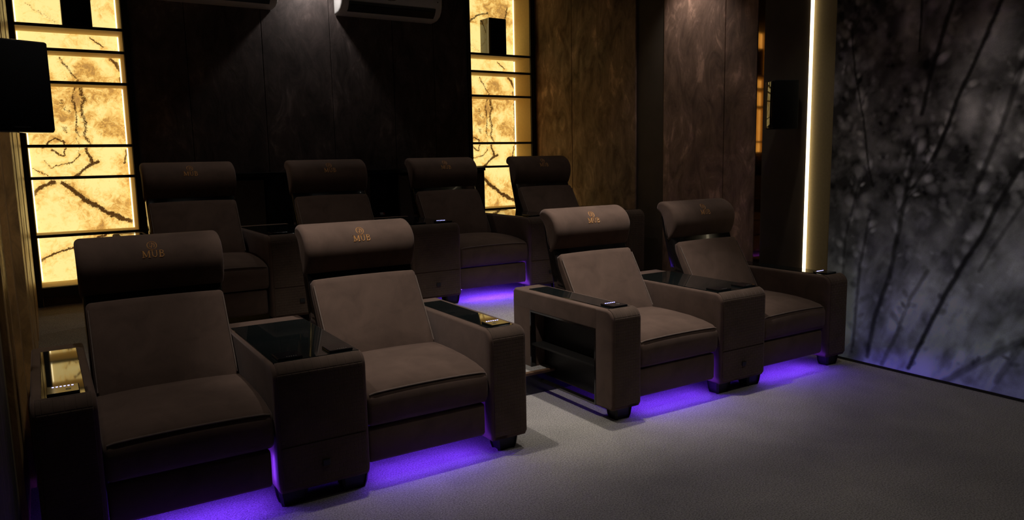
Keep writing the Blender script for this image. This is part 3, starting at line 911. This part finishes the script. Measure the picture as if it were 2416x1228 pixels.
# B
stroke(q, [(.0290, T), (.0290, B_)], .0050)
stroke(q, [(.0245, T), (.036, T), (.0415, T + .004), (.0415, T + .010), (.036, T + .0145), (.029, T + .0145)], .0044)
stroke(q, [(.036, T + .0145), (.0435, T + .019), (.0435, B_ - .005), (.037, B_), (.0245, B_)], .0046)
ME['letters'] = q.mesh('lettering', M['thread'], True)

def pad(parent, x, y, lit, rz=0.0):
    p = ob('control_pad', ME['pad'], parent, (x, y, AH + .004), (0, 0, rz))
    if lit:
        for k in range(6):
            ob('indicator_light', ME['dot'], parent, (x - .030 + .012 * k, y + .034, AH + .0141))
        ob('power_icon', ME['icon'], parent, (x + .016, y - .012, AH + .0141))
    else:
        ob('pad_marks', ME['mark'], parent, (x + .008, y - .036, AH + .0141))
    return p

def armrest(t, x, outer, lit):
    """outer: -1 outer side to the left, +1 to the right, 0 plain"""
    niche = outer != 0
    a = ob('armrest', ME['arm_niche'] if niche else ME['arm_plain'], t, (x, 0, 0))
    if outer > 0: a.scale = (-1, 1, 1)
    ob('front_panel', ME['arm_front'], a)
    ob('glass_top', ME['arm_glass'], a)
    if niche:
        ob('niche_trim', ME['niche_trim'], a); ob('niche_back', ME['niche_back'], a); ob('niche_shelf', ME['niche_shelf'], a)
    if lit is not None: pad(a, 0.002, .088, lit)
    for y in (.045, .86):
        ob('foot', ME['foot'], a, (0, y, 0))
    return a

def recliner(x, y, z, label, group, left=None, right=None, glow=True):
    t = empty('recliner_chair', (x, y, z))
    ob('seat_base', ME['mech'], t)
    ft = ob('footrest', ME['footrest'], t)
    st = ob('seat_cushion', ME['seat'], t); ob('piping', ME['seat_pipe'], st)
    bk = ob('back_cushion', ME['back'], t); ob('piping', ME['back_pipe_l'], bk); ob('piping', ME['back_pipe_r'], bk)
    sh = ob('back_shell', ME['shell'], t); ob('hinge_pin', ME['pin_l'], sh); ob('hinge_pin', ME['pin_r'], sh)
    ob('gap_shade_pad', ME['gap_shade'], t)
    hd = ob('headrest', ME['head'], t)
    e = ob('emblem', ME['emblem'], hd); e['label'] = 'copper thread circle emblem'
    e = ob('lettering', ME['letters'], hd); e['label'] = 'copper thread letters MUB'
    e = ob('under_light', ME[{0: 'led_off', 1: 'led', 2: 'led_with_gap_fill', 3: 'led_b'}[int(glow)]], t)
    if glow: e['label'] = 'violet light strip under the seat front'
    if left: armrest(t, -S / 2 - ARM_W / 2, *left)
    if right: armrest(t, S / 2 + ARM_W / 2, *right)
    tag(t, label, 'recliner', group)
    return t

def console(x, y, z, label, group, lit):
    t = empty('seat_console', (x, y, z))
    ob('console_body', ME['con_body'], t)
    ob('front_panel', ME['con_front'], t)
    d = ob('drawer_front', ME['con_drawer'], t); ob('drawer_pull', ME['con_pull'], d)
    ob('glass_top', ME['con_glass'], t)
    pad(t, -.105, .082, lit[0]); pad(t, .105, .082, lit[1])
    for fx in (-.13, .13):
        for fy in (.045, .86): ob('foot', ME['foot'], t, (fx, fy, 0))
    tag(t, label, 'console', group)
    return t

g1 = 'recliners of the front row'; g2 = 'recliners of the back row'; gc = 'consoles between recliners'
x1 = .498
recliner(x1, 0, 0, 'brown recliner nearest the camera, front row, beside the left wall', g1, left=(-1, True), glow=2)
console(x1 + .491, 0, 0, 'wide glass topped console between the two left front recliners', gc, (False, False))
recliner(x1 + .982, 0, 0, 'brown front row recliner on the left side of the aisle', g1, right=(1, True))
x3 = 3.003
recliner(x3, 0, 0, 'brown front row recliner on the right side of the aisle', g1, left=(-1, True), glow=2)
console(x3 + .491, 0, 0, 'wide glass topped console between the two right front recliners', gc, (False, False))
recliner(x3 + .982, 0, 0, 'brown front row recliner beside the willow mural', g1, right=(0, True))
xb, yb = .979, 1.87
recliner(xb, yb, PZ, 'back row recliner beside the left onyx shelf unit', g2, left=(0, None), glow=False)
console(xb + .491, yb, PZ, 'console between the first and second back row recliners from left', gc, (False, False))
recliner(xb + .982, yb, PZ, 'second back row recliner from the left, below the spotlit wall', g2, glow=False)
console(xb + .982 + .491, yb, PZ, 'back row console with blue lit pad, left of the violet lit floor', gc, (False, True))
recliner(xb + 1.964, yb, PZ, 'third back row recliner from the left, above the violet lit platform', g2, glow=3)
console(xb + 1.964 + .491, yb, PZ, 'console between the third and fourth back row recliners from left', gc, (False, False))
recliner(xb + 2.946, yb, PZ, 'back row recliner beside the brown suede side wall', g2, right=(0, None), glow=False)

# ------------------------------------------------------------------ ceiling downlights and added fill lamps
def downlight(x, y, watts, cone, aim, label):
    t = empty('downlight', (x, y, CEIL))
    q = MB(); q.ring((0, 0, -.006), (0, 0, 1), .036, .052, .008, 28); q.build('trim_ring', M['chrome'], t, True)
    q = MB(); q.cyl((0, 0, -.002), (0, 0, 1), .034, .003, 24); q.build('lens', M['lens'], t, True)
    ld = bpy.data.lights.new('downlight_lamp', 'SPOT')
    ld.energy = watts; ld.spot_size = math.radians(cone); ld.spot_blend = .9
    ld.shadow_soft_size = .035; ld.color = (1.0, .93, .88)
    lo = bpy.data.objects.new('downlight_lamp', ld); link(lo, t)
    lo.location = (0, 0, -.02)
    d = Vector((aim[0], aim[1], -1.0))
    lo.rotation_euler = d.to_track_quat('-Z', 'Y').to_euler()
    tag(t, label, 'downlight', 'ceiling downlights')
for a in SPOTS: downlight(*a)
